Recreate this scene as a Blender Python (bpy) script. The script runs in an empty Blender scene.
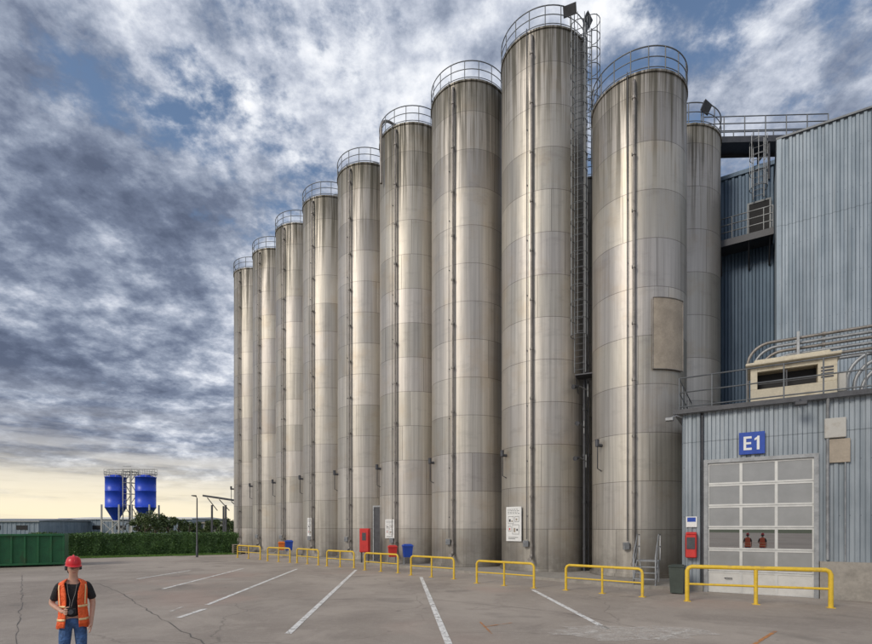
import bpy, math, random
from mathutils import Vector, Matrix
random.seed(7)
scene=bpy.context.scene
COL=scene.collection
pi=math.pi
# ------------------------------------------------------------ node helpers
def mat_new(name):
    m=bpy.data.materials.new(name); m.use_nodes=True
    nt=m.node_tree; b=nt.nodes.get('Principled BSDF'); return m,nt,b
class G:
    def __init__(s,nt): s.nt=nt
    def put(s,sock,v):
        if isinstance(v,bpy.types.NodeSocket): s.nt.links.new(v,sock)
        else: sock.default_value=v
    def math(s,op,a,b=0.0,c=None,clamp=False):
        n=s.nt.nodes.new('ShaderNodeMath'); n.operation=op; n.use_clamp=clamp
        s.put(n.inputs[0],a); s.put(n.inputs[1],b)
        if c is not None: s.put(n.inputs[2],c)
        return n.outputs[0]
    def noise(s,vec,scale,detail=4,rough=.55,dist=0.0):
        n=s.nt.nodes.new('ShaderNodeTexNoise')
        if vec is not None: s.nt.links.new(vec,n.inputs['Vector'])
        n.inputs['Scale'].default_value=scale; n.inputs['Detail'].default_value=detail
        n.inputs['Roughness'].default_value=rough; n.inputs['Distortion'].default_value=dist
        return n.outputs['Fac']
    def comb(s,x,y,z):
        n=s.nt.nodes.new('ShaderNodeCombineXYZ')
        for i,v in enumerate((x,y,z)): s.put(n.inputs[i],v)
        return n.outputs[0]
    def sep(s,v):
        n=s.nt.nodes.new('ShaderNodeSeparateXYZ'); s.nt.links.new(v,n.inputs[0]); return n.outputs
    def mix(s,f,a,b,mode='MIX'):
        n=s.nt.nodes.new('ShaderNodeMix'); n.data_type='RGBA'; n.blend_type=mode; n.clamp_factor=True
        s.put(n.inputs[0],f); s.put(n.inputs[6],a if isinstance(a,bpy.types.NodeSocket) else (*a[:3],1))
        s.put(n.inputs[7],b if isinstance(b,bpy.types.NodeSocket) else (*b[:3],1)); return n.outputs[2]
    def ss(s,v,a,b,lo=0.0,hi=1.0):
        n=s.nt.nodes.new('ShaderNodeMapRange'); n.interpolation_type='SMOOTHSTEP'; n.clamp=True
        s.put(n.inputs[0],v); n.inputs[1].default_value=a; n.inputs[2].default_value=b
        n.inputs[3].default_value=lo; n.inputs[4].default_value=hi; return n.outputs[0]
    def coord(s,k='Object'):
        return s.nt.nodes.new('ShaderNodeTexCoord').outputs[k]
    def bump(s,h,strength,dist=0.02):
        n=s.nt.nodes.new('ShaderNodeBump'); n.inputs['Strength'].default_value=strength
        n.inputs['Distance'].default_value=dist; s.nt.links.new(h,n.inputs['Height']); return n.outputs[0]
def simple(name,col,rough=.6,metal=0.0,var=.18,scale=3.0,bump=0.0,dirt=None):
    m,nt,b=mat_new(name); g=G(nt); c=g.coord()
    n1=g.noise(c,scale,5,.6); n2=g.noise(c,scale*9,3,.6)
    f=g.math('ADD',g.math('MULTIPLY',n1,.7),g.math('MULTIPLY',n2,.3))
    f=g.ss(f,.3,.7)
    lo=[x*(1-var) for x in col]; hi=[min(1,x*(1+var)) for x in col]
    cc=g.mix(f,lo,hi)
    if dirt: cc=g.mix(g.ss(n1,.5,.72,0,.7),cc,dirt)
    nt.links.new(cc,b.inputs['Base Color']); b.inputs['Metallic'].default_value=metal
    nt.links.new(g.math('ADD',g.math('MULTIPLY',n1,.25),rough-.12,clamp=True),b.inputs['Roughness'])
    if bump: nt.links.new(g.bump(n2,bump,.01),b.inputs['Normal'])
    return m
# ------------------------------------------------------------ mesh builder
class MB:
    def __init__(s): s.v=[];s.f=[];s.m=[];s.s=[]
    def add(s,vs,fs,m=0,sm=False):
        o=len(s.v); s.v+= [tuple(x) for x in vs]
        for f in fs: s.f.append(tuple(i+o for i in f)); s.m.append(m); s.s.append(sm)
        return s
    def box(s,x0,x1,y0,y1,z0,z1,m=0):
        vs=[(x0,y0,z0),(x1,y0,z0),(x1,y1,z0),(x0,y1,z0),(x0,y0,z1),(x1,y0,z1),(x1,y1,z1),(x0,y1,z1)]
        return s.add(vs,[(0,3,2,1),(4,5,6,7),(0,1,5,4),(1,2,6,5),(2,3,7,6),(3,0,4,7)],m)
    def cbox(s,x0,x1,y0,y1,z0,z1,c=.01,m=0):
        import bmesh
        bm=bmesh.new(); bmesh.ops.create_cube(bm,size=1)
        for v in bm.verts:
            v.co=Vector(((x0+x1)/2+v.co.x*(x1-x0),(y0+y1)/2+v.co.y*(y1-y0),(z0+z1)/2+v.co.z*(z1-z0)))
        bmesh.ops.bevel(bm,geom=list(bm.edges),offset=c,segments=1,affect='EDGES')
        bm.verts.index_update()
        s.add([v.co[:] for v in bm.verts],[[v.index for v in f.verts] for f in bm.faces],m); bm.free(); return s
    def tube(s,path,r,n=8,m=0,closed=False,caps=True):
        P=[Vector(p) for p in path]; k=len(P); rr=r if isinstance(r,(list,tuple)) else [r]*k
        vs=[];fs=[]; prev=None
        for i,p in enumerate(P):
            if closed: d=P[(i+1)%k]-P[i-1]
            else: d=P[min(i+1,k-1)]-P[max(i-1,0)]
            d.normalize()
            if prev is None:
                a=Vector((0,0,1)) if abs(d.z)<.9 else Vector((1,0,0)); x=d.cross(a).normalized()
            else: x=(prev-d*prev.dot(d)).normalized()
            prev=x; y=d.cross(x)
            for j in range(n):
                t=2*pi*j/n; vs.append(p+(x*math.cos(t)+y*math.sin(t))*rr[i])
        e=k if closed else k-1
        for i in range(e):
            for j in range(n):
                a=i*n+j;b=i*n+(j+1)%n;c=((i+1)%k)*n+(j+1)%n;d2=((i+1)%k)*n+j
                fs.append((a,b,c,d2))
        s.add(vs,fs,m,n>5)
        if caps and not closed:
            s.add(vs[:n],[tuple(range(n))[::-1]],m); s.add(vs[-n:],[tuple(range(n))],m)
        return s
    def ring(s,R,z,r,n=48,k=6,cx=0,cy=0,m=0):
        return s.tube([(cx+R*math.cos(2*pi*i/n),cy+R*math.sin(2*pi*i/n),z) for i in range(n)],r,k,m,closed=True)
    def lathe(s,prof,n=64,m=0,cx=0,cy=0,sm=True):
        vs=[];fs=[]
        for (r,z) in prof:
            for j in range(n):
                t=2*pi*j/n; vs.append((cx+r*math.cos(t),cy+r*math.sin(t),z))
        for i in range(len(prof)-1):
            for j in range(n):
                fs.append((i*n+j,i*n+(j+1)%n,(i+1)*n+(j+1)%n,(i+1)*n+j))
        return s.add(vs,fs,m,sm)
    def corr(s,x0,x1,z0,z1,y,pitch=.25,dep=.04,m=0,ax='x'):
        pts=[];x=x0
        while x<x1-1e-6:
            for fx,dy in ((0,0),(.38,0),(.5,-dep),(.88,-dep),(1.0,0)):
                xx=x+fx*pitch
                if xx<=x1: pts.append((xx,y+dy))
            x+=pitch
        vs=[]
        for (a,b) in pts:
            if ax=='x': vs+=[(a,b,z0),(a,b,z1)]
            else: vs+=[(b,a,z0),(b,a,z1)]
        fs=[(2*i,2*i+2,2*i+3,2*i+1) for i in range(len(pts)-1)]
        return s.add(vs,fs,m)
    def obj(s,name,mats,parent=None,loc=(0,0,0),rz=0.0,**props):
        me=bpy.data.meshes.new(name); me.from_pydata(s.v,[],s.f)
        if not isinstance(mats,(list,tuple)): mats=[mats]
        for mm in mats: me.materials.append(mm)
        me.polygons.foreach_set('material_index',s.m); me.polygons.foreach_set('use_smooth',s.s); me.update()
        o=bpy.data.objects.new(name,me); COL.objects.link(o)
        o.location=loc; o.rotation_euler=(0,0,rz)
        if parent: o.parent=parent
        for k,v in props.items(): o[k]=v
        return o
def thing(name,label,cat,loc=(0,0,0),rz=0.0,group=None):
    e=bpy.data.objects.new(name,None); COL.objects.link(e); e.location=loc; e.rotation_euler=(0,0,rz)
    e.empty_display_size=.3; e['label']=label; e['category']=cat
    if group: e['group']=group
    return e
H=2.2; F=505.0
def gp(px,py,h=H):
    d=F*h/(py-527.0); return ((px-436)*d/F,d)
# ------------------------------------------------------------ materials
def silo_mat(name,Hs):
    m,nt,b=mat_new(name); g=G(nt); c=g.coord(); x,y,z=g.sep(c)[:3]
    oi=nt.nodes.new('ShaderNodeObjectInfo').outputs['Random']
    ang=g.math('ARCTAN2',y,x)
    cx=g.math('COSINE',ang); sx=g.math('SINE',ang)
    rn=g.math('MULTIPLY',oi,37.0)
    st=g.noise(g.comb(g.math('MULTIPLY',cx,9.0),g.math('MULTIPLY',sx,9.0),g.math('ADD',g.math('MULTIPLY',z,.07),rn)),1.6,5,.65)
    fine=g.noise(g.comb(g.math('MULTIPLY',cx,44.0),g.math('MULTIPLY',sx,44.0),g.math('ADD',g.math('MULTIPLY',z,.22),rn)),1.6,3,.7)
    blot=g.noise(g.comb(g.math('ADD',x,rn),y,z),.55,6,.65)
    hor=g.noise(g.comb(g.math('MULTIPLY',cx,1.3),g.math('MULTIPLY',sx,1.3),g.math('ADD',g.math('MULTIPLY',z,1.6),rn)),1.2,6,.7)
    pit=1.98
    zz=g.math('DIVIDE',z,pit); band=g.math('FLOOR',zz); fr=g.math('FRACT',zz)
    wn=nt.nodes.new('ShaderNodeTexWhiteNoise'); wn.noise_dimensions='2D'
    nt.links.new(g.comb(band,rn,0.0),wn.inputs['Vector']); wv=wn.outputs['Value']
    af=g.math('FRACT',g.math('ADD',g.math('MULTIPLY',ang,1/pi),wv))
    vs=g.math('LESS_THAN',g.math('ABSOLUTE',g.math('SUBTRACT',af,.5)),.0022)
    hs=g.math('MAXIMUM',g.math('LESS_THAN',fr,.009),g.math('GREATER_THAN',fr,.994))
    seam=g.math('MAXIMUM',vs,hs)
    plate=nt.nodes.new('ShaderNodeTexWhiteNoise'); plate.noise_dimensions='3D'
    nt.links.new(g.comb(band,g.math('FLOOR',g.math('ADD',g.math('MULTIPLY',ang,1/pi),g.math('ADD',wv,.5))),rn),plate.inputs['Vector'])
    col=g.mix(g.ss(st,.25,.75),(.40,.375,.34),(.585,.555,.51))
    col=g.mix(g.math('MULTIPLY',g.ss(fine,.45,.75),.25),col,(.25,.235,.215))
    col=g.mix(g.math('MULTIPLY',g.ss(blot,.5,.7),.4),col,(.45,.37,.275))
    col=g.mix(g.math('MULTIPLY',g.ss(hor,.52,.68),.25),col,(.27,.25,.23))
    pv=g.math('ADD',g.math('MULTIPLY',plate.outputs['Value'],.32),.81)
    pc=g.comb(pv,g.math('MULTIPLY',pv,.99),g.math('ADD',g.math('MULTIPLY',wv,.05),g.math('MULTIPLY',pv,.95))); col=g.mix(1.0,col,pc,'MULTIPLY')
    dz=g.math('SUBTRACT',Hs,z)
    run=g.math('MULTIPLY',g.ss(dz,0.0,8.0,1.0,0.0),g.ss(st,.42,.60))
    run=g.math('MAXIMUM',run,g.math('MULTIPLY',g.ss(dz,0.0,3.0,1.0,0.0),g.ss(g.math('ADD',g.math('MULTIPLY',fine,.5),g.math('MULTIPLY',st,.5)),.37,.56)))
    col=g.mix(g.math('MULTIPLY',run,.82),col,(.07,.066,.046))
    low=g.math('MULTIPLY',g.ss(z,0.0,2.6,.6,0.0),g.ss(blot,.3,.6))
    col=g.mix(low,col,(.15,.135,.12))
    ds=g.math('MULTIPLY',g.ss(fr,.62,1.0),g.ss(fine,.53,.76))
    col=g.mix(g.math('MULTIPLY',ds,.28),col,(.15,.14,.12))
    col=g.mix(g.math('MULTIPLY',seam,.6),col,(.12,.11,.10))
    nt.links.new(col,b.inputs['Base Color']); b.inputs['Metallic'].default_value=.72
    r=g.math('ADD',g.math('MULTIPLY',st,.16),g.math('ADD',g.math('ADD',.39,g.math('MULTIPLY',plate.outputs['Value'],.06)),g.math('MULTIPLY',run,.3)),clamp=True)
    nt.links.new(r,b.inputs['Roughness'])
    dent=g.noise(g.comb(g.math('MULTIPLY',cx,2.2),g.math('MULTIPLY',sx,2.2),g.math('ADD',g.math('MULTIPLY',z,.45),rn)),1.5,3,.5)
    hh=g.math('ADD',g.math('MULTIPLY',dent,1.0),g.math('ADD',g.math('MULTIPLY',seam,-.06),g.math('MULTIPLY',fine,.03)))
    nt.links.new(g.bump(hh,.25,.06),b.inputs['Normal'])
    return m
HS=25.4; HS2=20.7
M_silo=silo_mat('stainless_plate',HS); M_silo2=silo_mat('stainless_plate_short',HS2)
M_galv=simple('galvanised_steel',(.30,.31,.32),.5,.5,.25,4)
M_rail=simple('rail_steel',(.16,.17,.18),.5,.5,.25,4)
M_dark=simple('dark_steel',(.07,.072,.08),.5,.3,.25,4)
M_pipe=simple('weathered_pipe',(.24,.22,.20),.5,.5,.35,2)
M_conc=simple('concrete',(.31,.285,.25),.85,0,.25,1.4,.3,(.14,.13,.115))
M_yel=simple('yellow_paint',(.72,.48,.035),.5,0,.16,5,0,(.38,.26,.08))
M_red=simple('red_paint',(.55,.03,.025),.5)
M_orange=simple('orange_plastic',(.75,.17,.02),.5)
M_blue=simple('blue_paint',(.012,.06,.36),.4)
M_bluesilo=simple('blue_silo_paint',(.02,.075,.62),.4,0,.15,.3)
M_white=simple('white_paint',(.75,.75,.73),.5,0,.06,4)
M_dull=simple('dull_white_sheet',(.45,.44,.41),.6,0,.1,3,0,(.3,.27,.22))
M_cream=simple('cream_sheet',(.56,.50,.38),.55,0,.18,2,0,(.3,.25,.17))
M_tan=simple('tan_sheet',(.34,.29,.23),.55,.1,.2,2)
M_black=simple('matt_black',(.015,.015,.017),.75)
M_bin=simple('dark_green_grey_bin',(.05,.065,.055),.55)
M_green=simple('green_container_paint',(.012,.115,.04),.55,0,.3,1.5,0,(.035,.05,.02))
def clad(name,c1,c2,rough=.45,dirt=(.15,.145,.14),da=.3):
    m,nt,b=mat_new(name); g=G(nt); c=g.coord(); x,y,z=g.sep(c)[:3]
    s=g.noise(g.comb(g.math('MULTIPLY',x,4.0),g.math('MULTIPLY',y,4.0),g.math('MULTIPLY',z,.25)),1.0,5,.6)
    n=g.noise(c,.5,4,.6); col=g.mix(g.ss(g.math('ADD',g.math('MULTIPLY',s,.6),g.math('MULTIPLY',n,.4)),.36,.64),c1,c2)
    dn=g.noise(g.comb(g.math('MULTIPLY',x,7.0),y,g.math('MULTIPLY',z,.12)),1.0,4,.7)
    col=g.mix(g.math('MULTIPLY',g.ss(dn,.52,.72),da),col,dirt)
    lap=g.math('LESS_THAN',g.math('FRACT',g.math('DIVIDE',z,5.1)),.006)
    col=g.mix(g.math('MULTIPLY',lap,.5),col,(.05,.06,.07))
    fx=g.math('LESS_THAN',g.math('ABSOLUTE',g.math('SUBTRACT',g.math('FRACT',g.math('DIVIDE',z,1.7)),.5)),.008)
    fx2=g.math('LESS_THAN',g.math('ABSOLUTE',g.math('SUBTRACT',g.math('FRACT',g.math('DIVIDE',x,.25)),.19)),.06)
    col=g.mix(g.math('MULTIPLY',g.math('MULTIPLY',fx,fx2),.6),col,(.06,.06,.07))
    nt.links.new(col,b.inputs['Base Color']); b.inputs['Roughness'].default_value=rough; b.inputs['Metallic'].default_value=.3
    return m
M_clad=clad('blue_grey_cladding',(.175,.22,.265),(.285,.335,.385))
M_clad2=clad('annex_cladding',(.205,.24,.27),(.325,.365,.40))
M_cladd=clad('recess_cladding',(.045,.08,.125),(.08,.125,.18),.45,(.05,.07,.09))  # recessed wall sheets set darker and bluer than the front walls
def asphalt():
    m,nt,b=mat_new('worn_asphalt'); g=G(nt); c=g.coord()
    big=g.noise(c,.09,5,.6,.4); mid=g.noise(c,.8,6,.65,.3); fine=g.noise(c,60,3,.7); gr=g.noise(c,9,4,.7); big2=g.noise(c,.3,7,.7,.6)
    col=g.mix(g.ss(big,.38,.62),(.29,.245,.205),(.42,.362,.308))
    col=g.mix(g.math('MULTIPLY',g.ss(big2,.5,.62),.5),col,(.46,.395,.335))
    col=g.mix(g.math('MULTIPLY',g.ss(big2,.46,.36),.45),col,(.21,.176,.152))
    col=g.mix(g.math('MULTIPLY',g.ss(mid,.45,.7),.35),col,(.22,.185,.158))
    col=g.mix(g.math('MULTIPLY',g.ss(gr,.5,.7),.35),col,(.48,.42,.36))
    col=g.mix(g.math('MULTIPLY',g.ss(fine,.5,.72),.45),col,(.58,.51,.44))
    col=g.mix(g.math('MULTIPLY',g.ss(fine,.5,.3),.5),col,(.12,.103,.088))
    pk=g.noise(c,.16,3,.5); col=g.mix(g.math('MULTIPLY',g.ss(pk,.53,.66),.4),col,(.42,.29,.235))
    w=nt.nodes.new('ShaderNodeVectorMath'); w.operation='ADD'; nt.links.new(c,w.inputs[0])
    nn=nt.nodes.new('ShaderNodeTexNoise'); nn.inputs['Scale'].default_value=.7; nn.inputs['Detail'].default_value=5; nt.links.new(c,nn.inputs['Vector'])
    sc=nt.nodes.new('ShaderNodeVectorMath'); sc.operation='SCALE'; sc.inputs['Scale'].default_value=1.2; nt.links.new(nn.outputs['Color'],sc.inputs[0]); nt.links.new(sc.outputs[0],w.inputs[1])
    vo=nt.nodes.new('ShaderNodeTexVoronoi'); vo.feature='DISTANCE_TO_EDGE'; vo.inputs['Scale'].default_value=.16; nt.links.new(w.outputs[0],vo.inputs['Vector'])
    cr=g.math('MULTIPLY',g.ss(vo.outputs['Distance'],.0,.005,1,0),g.ss(g.noise(c,.25,2),.44,.55))
    col=g.mix(g.math('MULTIPLY',cr,.4),col,(.09,.08,.07))
    oil=g.noise(c,.45,3,.5); col=g.mix(g.math('MULTIPLY',g.ss(oil,.6,.74),.5),col,(.13,.115,.10))
    sp=g.noise(c,2.3,3,.5); col=g.mix(g.math('MULTIPLY',g.ss(sp,.68,.76),.5),col,(.11,.097,.085))
    nt.links.new(col,b.inputs['Base Color']); b.inputs['Roughness'].default_value=.8
    nt.links.new(g.bump(g.math('ADD',fine,g.math('MULTIPLY',gr,.6)),.35,.01),b.inputs['Normal'])
    return m
M_asph=asphalt()
def paint(name,colr,wear=.5,soft=.06,maxa=1.0):
    m,nt,b=mat_new(name); g=G(nt); c=g.coord()
    n=g.noise(c,5,6,.75); n2=g.noise(c,45,3,.7)
    f=g.ss(g.math('ADD',g.math('MULTIPLY',n,.6),g.math('MULTIPLY',n2,.4)),wear-soft,wear+soft,maxa,0.0)
    b.inputs['Base Color'].default_value=(*colr,1); b.inputs['Roughness'].default_value=.75
    nt.links.new(f,b.inputs['Alpha'])
    return m
M_line=paint('worn_white_line',(.82,.80,.76),.55); M_oline=paint('worn_orange_line',(.6,.25,.08),.52); M_tar=simple('tar_seal',(.13,.115,.10),.7)
M_ghost=paint('faded_white_line',(.75,.71,.65),.51,.08,.75)
M_patch=paint('pale_worn_patch',(.66,.61,.55),.52,.1,.7)
M_grass=simple('rough_grass',(.07,.1,.03),.9,0,.4,.3)
M_lawn=simple('lawn_grass',(.11,.2,.04),.9,0,.35,1.2)
def leafmat(name,a,bb):
    m,nt,b=mat_new(name); g=G(nt); c=g.coord()
    n=g.noise(c,1.2,4,.6); n2=g.noise(c,14,2,.6)
    col=g.mix(g.ss(g.math('ADD',g.math('MULTIPLY',n,.55),g.math('MULTIPLY',n2,.45)),.35,.65),a,bb)
    nt.links.new(col,b.inputs['Base Color']); b.inputs['Roughness'].default_value=.6
    return m
M_leaf=leafmat('hedge_leaf',(.03,.075,.016),(.10,.19,.045)); M_leaf2=leafmat('tree_leaf',(.04,.065,.02),(.13,.17,.055))
M_bark=simple('bark',(.09,.07,.05),.9)
def glassy(name,col,rough=.08,ior=1.5,rv=.15):
    m,nt,b=mat_new(name); g=G(nt); c=g.coord(); n=g.noise(c,1.3,4,.6)
    nt.links.new(g.mix(n,[x*.7 for x in col],[x*1.3 for x in col]),b.inputs['Base Color'])
    nt.links.new(g.math('ADD',g.math('MULTIPLY',n,rv),rough),b.inputs['Roughness']); b.inputs['IOR'].default_value=ior; return m
M_glass=glassy('dark_glazing',(.02,.022,.025),.0,4.5,.015); M_poly=glassy('milky_glazing',(.27,.275,.275),.12,1.9); M_door=simple('door_panel_white',(.56,.55,.52),.45,0,.08,3)
M_alu=simple('aluminium',(.6,.6,.58),.45,.4,.1,3)
# ------------------------------------------------------------ ground
mb=MB(); mb.add([(-3000,-3000,0),(3000,-3000,0),(3000,3000,0),(-3000,3000,0)],[(0,1,2,3)])
mb.obj('ground',M_grass,loc=(0,0,-.03),kind='structure')
mb=MB(); mb.add([(-120,-160,0),(90,-160,0),(90,62,0),(-120,62,0)],[(0,1,2,3)])
mb.obj('yard',M_asph,kind='structure')
nr=Vector((-.707,-.707,0))
a=Vector((-19.5,49.4,0))
def strip_prism(pts,z0,z1):
    m=MB(); n=len(pts); vs=[(p[0],p[1],z0) for p in pts]+[(p[0],p[1],z1) for p in pts]
    fs=[tuple(range(n))[::-1],tuple(range(n,2*n))]+[(i,(i+1)%n,n+(i+1)%n,n+i) for i in range(n)]
    return m.add(vs,fs)
fr=2.75
p=[a+nr*fr,Vector((7.4,17.9,0)),Vector((8.5,17.75,0)),Vector((12.6,24.4,0)),Vector((14,28,0)),Vector((-15,55,0))]
strip_prism(p,-.02,.12).obj('pavement',M_conc,kind='structure')
# ------------------------------------------------------------ silos
def silo_meshes(R,Hs,msilo):
    parts={}
    m=MB(); m.lathe([(R,.15),(R,Hs-.09)],120); m.lathe([(R+.10,0),(R+.10,.14)],96); m.lathe([(R+.10,.14),(R,.155)],96)
    m.lathe([(R,Hs-.09),(R+.05,Hs-.085)],96,sm=False); m.lathe([(R+.05,Hs-.085),(R+.05,Hs)],96)
    parts['shell']=(m,msilo)
    m=MB(); m.lathe([(R+.05,Hs),(R*.6,Hs+.22),(.35,Hs+.42),(.35,Hs+.5),(0.01,Hs+.52)],64)
    m.lathe([(.01,Hs+.95),(.3,Hs+.9),(.3,Hs+.25)],20,cx=.5,cy=-.6)
    m.box(-.9,-.3,.2,.8,Hs+.2,Hs+.85); parts['roof']=(m,M_galv)
    m=MB()
    for zz,rr in ((.1,.018),(.52,.02),(.95,.026)): m.ring(R+.02,Hs+zz,rr,56,6)
    for i in range(18):
        t=2*pi*i/18; m.tube([((R+.02)*math.cos(t),(R+.02)*math.sin(t),Hs),((R+.02)*math.cos(t),(R+.02)*math.sin(t),Hs+.95)],.024,6)
    parts['guardrail']=(m,M_rail)
    m=MB(); th=math.radians(26); d=Vector((-math.sin(th),-math.cos(th),0)); q=R+.15
    path=[d*q+Vector((0,0,z)) for z in (.75,6,12,18,Hs-.5)]+[d*(q-.03)+Vector((0,0,Hs-.38)),d*(q-.15)+Vector((0,0,Hs-.3)),d*(q-.4)+Vector((0,0,Hs-.3))]
    m.tube(path,.06,10)
    for z in [1.2+2.3*k for k in range(int(Hs/2.3))]:
        c=d*q; m.tube([c+Vector((0,0,z-.05)),c+Vector((0,0,z+.05))],.085,10)
        m.tube([d*(R-.01)+Vector((0,0,z)),d*q+Vector((0,0,z))],.03,6)
    s=Vector((d.y,-d.x,0))
    m.tube([d*q+Vector((0,0,.8)),d*(q+.03)+Vector((0,0,.66)),d*(q+.22)+Vector((0,0,.58)),d*(q+.36)+Vector((0,0,.58))],[.075,.08,.08,.1],10)
    parts['fill_pipe']=(m,M_pipe)
    m=MB(); c=d*(R+.08)+s*.26
    m.tube([c+Vector((0,0,1.5)),c+Vector((0,0,Hs+.1))],.02,6)
    for z in [2.6*k+2.6 for k in range(int(Hs/2.6)-1)]: m.tube([d*R+s*.26+Vector((0,0,z)),c+Vector((0,0,z))],.02,6)
    parts['conduit']=(m,M_dark)
    m=MB(); c=d*(R+.1)+s*.3
    m.cbox(c.x-.12,c.x+.12,c.y-.08,c.y+.08,1.15,1.45,.015); parts['control_box']=(m,M_galv)
    m=MB(); th2=math.radians(70); d2=Vector((-math.sin(th2),-math.cos(th2),0))
    m.tube([d2*(R-.02)+Vector((0,0,5.6)),d2*(R+.28)+Vector((0,0,5.6))],.07,8); m.tube([d2*(R+.22)+Vector((0,0,5.6)),d2*(R+.22)+Vector((0,0,4.6)),d2*(R+.02)+Vector((0,0,4.5))],.025,6)
    m.tube([d2*(R+.24)+Vector((0,0,5.55)),d2*(R+.24)+Vector((0,0,5.85))],.09,8); parts['level_probe']=(m,M_dark)
    return parts
tall=silo_meshes(2.1,HS,M_silo); short=silo_meshes(1.95,HS2,M_silo2)
SC=[(5.45,25.6),(1.86,28.4),(-1.36,31.2),(-4.56,34.4),(-7.74,37.6),(-10.75,40.8),(-13.85,44.3),(-16.75,47.5)]
LB=['tall stainless steel silo with a white notice board near its base','tall stainless steel silo beside a caged ladder and yellow barrier',
'tall stainless steel silo with small notice and coloured bins at foot','tall stainless steel silo with narrow dark door at its base',
'tall stainless steel silo with small poster near its base','tall stainless steel silo standing in a long row','tall stainless steel silo standing in a long row','tall stainless steel silo at the far end of the row']
proto={}
def place_silo(kind,parts,loc,label):
    e=thing('silo',label,'silo',loc,0,'row of stainless steel silos')
    if kind not in proto:
        proto[kind]=[m.obj(k,mt,e) for k,(m,mt) in parts.items()]
    else:
        for o in proto[kind]:
            c=o.copy(); c.parent=e; COL.objects.link(c)
    return e
for (x,y),l in zip(SC,LB): 
    e=place_silo('t',tall,(x,y,.12),l)
    if x==-1.36:
        m=MB(); th=math.radians(55); d=Vector((-math.sin(th),-math.cos(th),0)); P=[d*2.3+Vector((0,0,HS-3.0)),d*2.3+Vector((0,0,HS+.3))]
        for i in range(1,9):
            t=pi/2*i/8; P.append(d*(2.3-.6*(1-math.cos(t)))+Vector((0,0,HS+.3+.6*math.sin(t))))
        P+=[d*.9+Vector((0,0,HS+.85)),d*.6+Vector((0,0,HS+.7)),d*.55+Vector((0,0,HS+.3))]
        m.tube(P,.08,10); m.obj('vent_pipe',M_pipe,e)
place_silo('s',short,(9.0,22.5,.12),'shorter stainless steel silo with a tan plate on its side')
place_silo('s',short,(12.0,25.25,.12),'shorter stainless steel silo joined to building by a walkway')
place_silo('s',short,(8.6,28.75,.12),'shorter stainless steel silo standing behind the front row')
m=MB(); base=math.atan2(-22.5,-9.0); vs=[];fs=[];n=16; pa0,pa1=16,58
for i in range(n+1):
    t=base+math.radians(pa0+(pa1-pa0)*i/n)
    for rr in (1.98,2.03):
        for z in (8.5,11.4): vs.append((rr*math.cos(t),rr*math.sin(t),z))
for i in range(n):
    o=i*4; fs+=[(o+2,o+6,o+7,o+3),(o+1,o+3,o+7,o+5),(o,o+4,o+6,o+2),(o,o+1,o+5,o+4)]
fs+=[(0,2,3,1),(n*4,n*4+1,n*4+3,n*4+2)]
m.add(vs,fs)
ob=m.obj('cover_plate',M_tan,loc=(9.0,22.5,.12),label='curved tan metal plate bolted to a silo wall',category='metal plate')
m=MB()
for z in (8.5,11.4): m.tube([(2.035*math.cos(base+math.radians(pa0+(pa1-pa0)*i/n)),2.035*math.sin(base+math.radians(pa0+(pa1-pa0)*i/n)),z) for i in range(n+1)],.02,6)
for k in (pa0,pa1): t=base+math.radians(k); m.tube([(2.035*math.cos(t),2.035*math.sin(t),8.5),(2.035*math.cos(t),2.035*math.sin(t),11.4)],.02,6)
m.obj('rim',M_pipe,ob)
# ladders
def ladder(loc,rz,h,cage0,label,w=.45,parent=None,name='ladder',mat=None,cmat=None,rr=.028,back=.22):
    mat=mat or M_galv
    m=MB()
    for sx in (-w/2,w/2): m.tube([(sx,0,0),(sx,0,h)],rr,6)
    for i in range(int(h/.3)): m.tube([(-w/2,0,.15+.3*i),(w/2,0,.15+.3*i)],.015,5)
    for i in range(int(h/2.5)+1): 
        z=min(h-.1,.3+2.5*i)
        for sx in (-w/2,w/2): m.tube([(sx,0,z),(sx,back,z)],.018,5)
    root=m.obj(name,mat,parent,loc,rz)
    if not parent: root['label']=label; root['category']='ladder'
    if cage0 is not None:
        m=MB(); z=cage0; R=.37
        while z<=h+.01:
            m.tube([(-w/2,0,z)]+[(R*math.sin(a),-.32-R*math.cos(a)*1.0,z) for a in [math.radians(-120+240*i/12) for i in range(13)]]+[(w/2,0,z)],.018,5); z+=.75
        for k in (-100,-50,0,50,100):
            a=math.radians(k); m.tube([(R*math.sin(a),-.32-R*math.cos(a),cage0),(R*math.sin(a),-.32-R*math.cos(a),h)],.014,5)
        m.obj('safety_cage',cmat or mat,root)
    return root
ladder((6.72,23.55,9.4),math.radians(-25),16.2,1.6,'long caged access ladder fixed between two silos',w=.5,mat=M_rail,rr=.03,back=.4)
ladder((7.25,24.15,19.6),math.radians(20),6.5,1.2,'caged galvanised ladder beside the top of a silo',mat=M_rail)
e=thing('ladder_landing','small dark steel landing between two tall silos','platform',(6.95,23.4,9.2),math.radians(-25))
m=MB(); m.box(-.45,.45,-.3,.5,0,.05); m.obj('deck',M_dark,e)
for sx in (-.42,.42):
    m=MB(); m.tube([(sx,-.28,.02),(sx,.45,-.7)],.025,6); m.obj('bracket',M_dark,e)
for (px_,py_,r_,h_) in ((7.02,23.9,.07,21.0),(7.25,24.05,.045,18.0)):
    m=MB(); m.tube([(0,0,0),(0,0,h_)],r_,8)
    for k in range(int(h_/2.2)): m.tube([(0,0,1+2.2*k),(0,0,1.12+2.2*k)],r_*1.4,8)
    m.obj('service_pipe',M_dark,loc=(px_,py_,.12),label='dark vertical service pipe standing between two silos',category='pipe',group='service pipes between silos')
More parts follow.
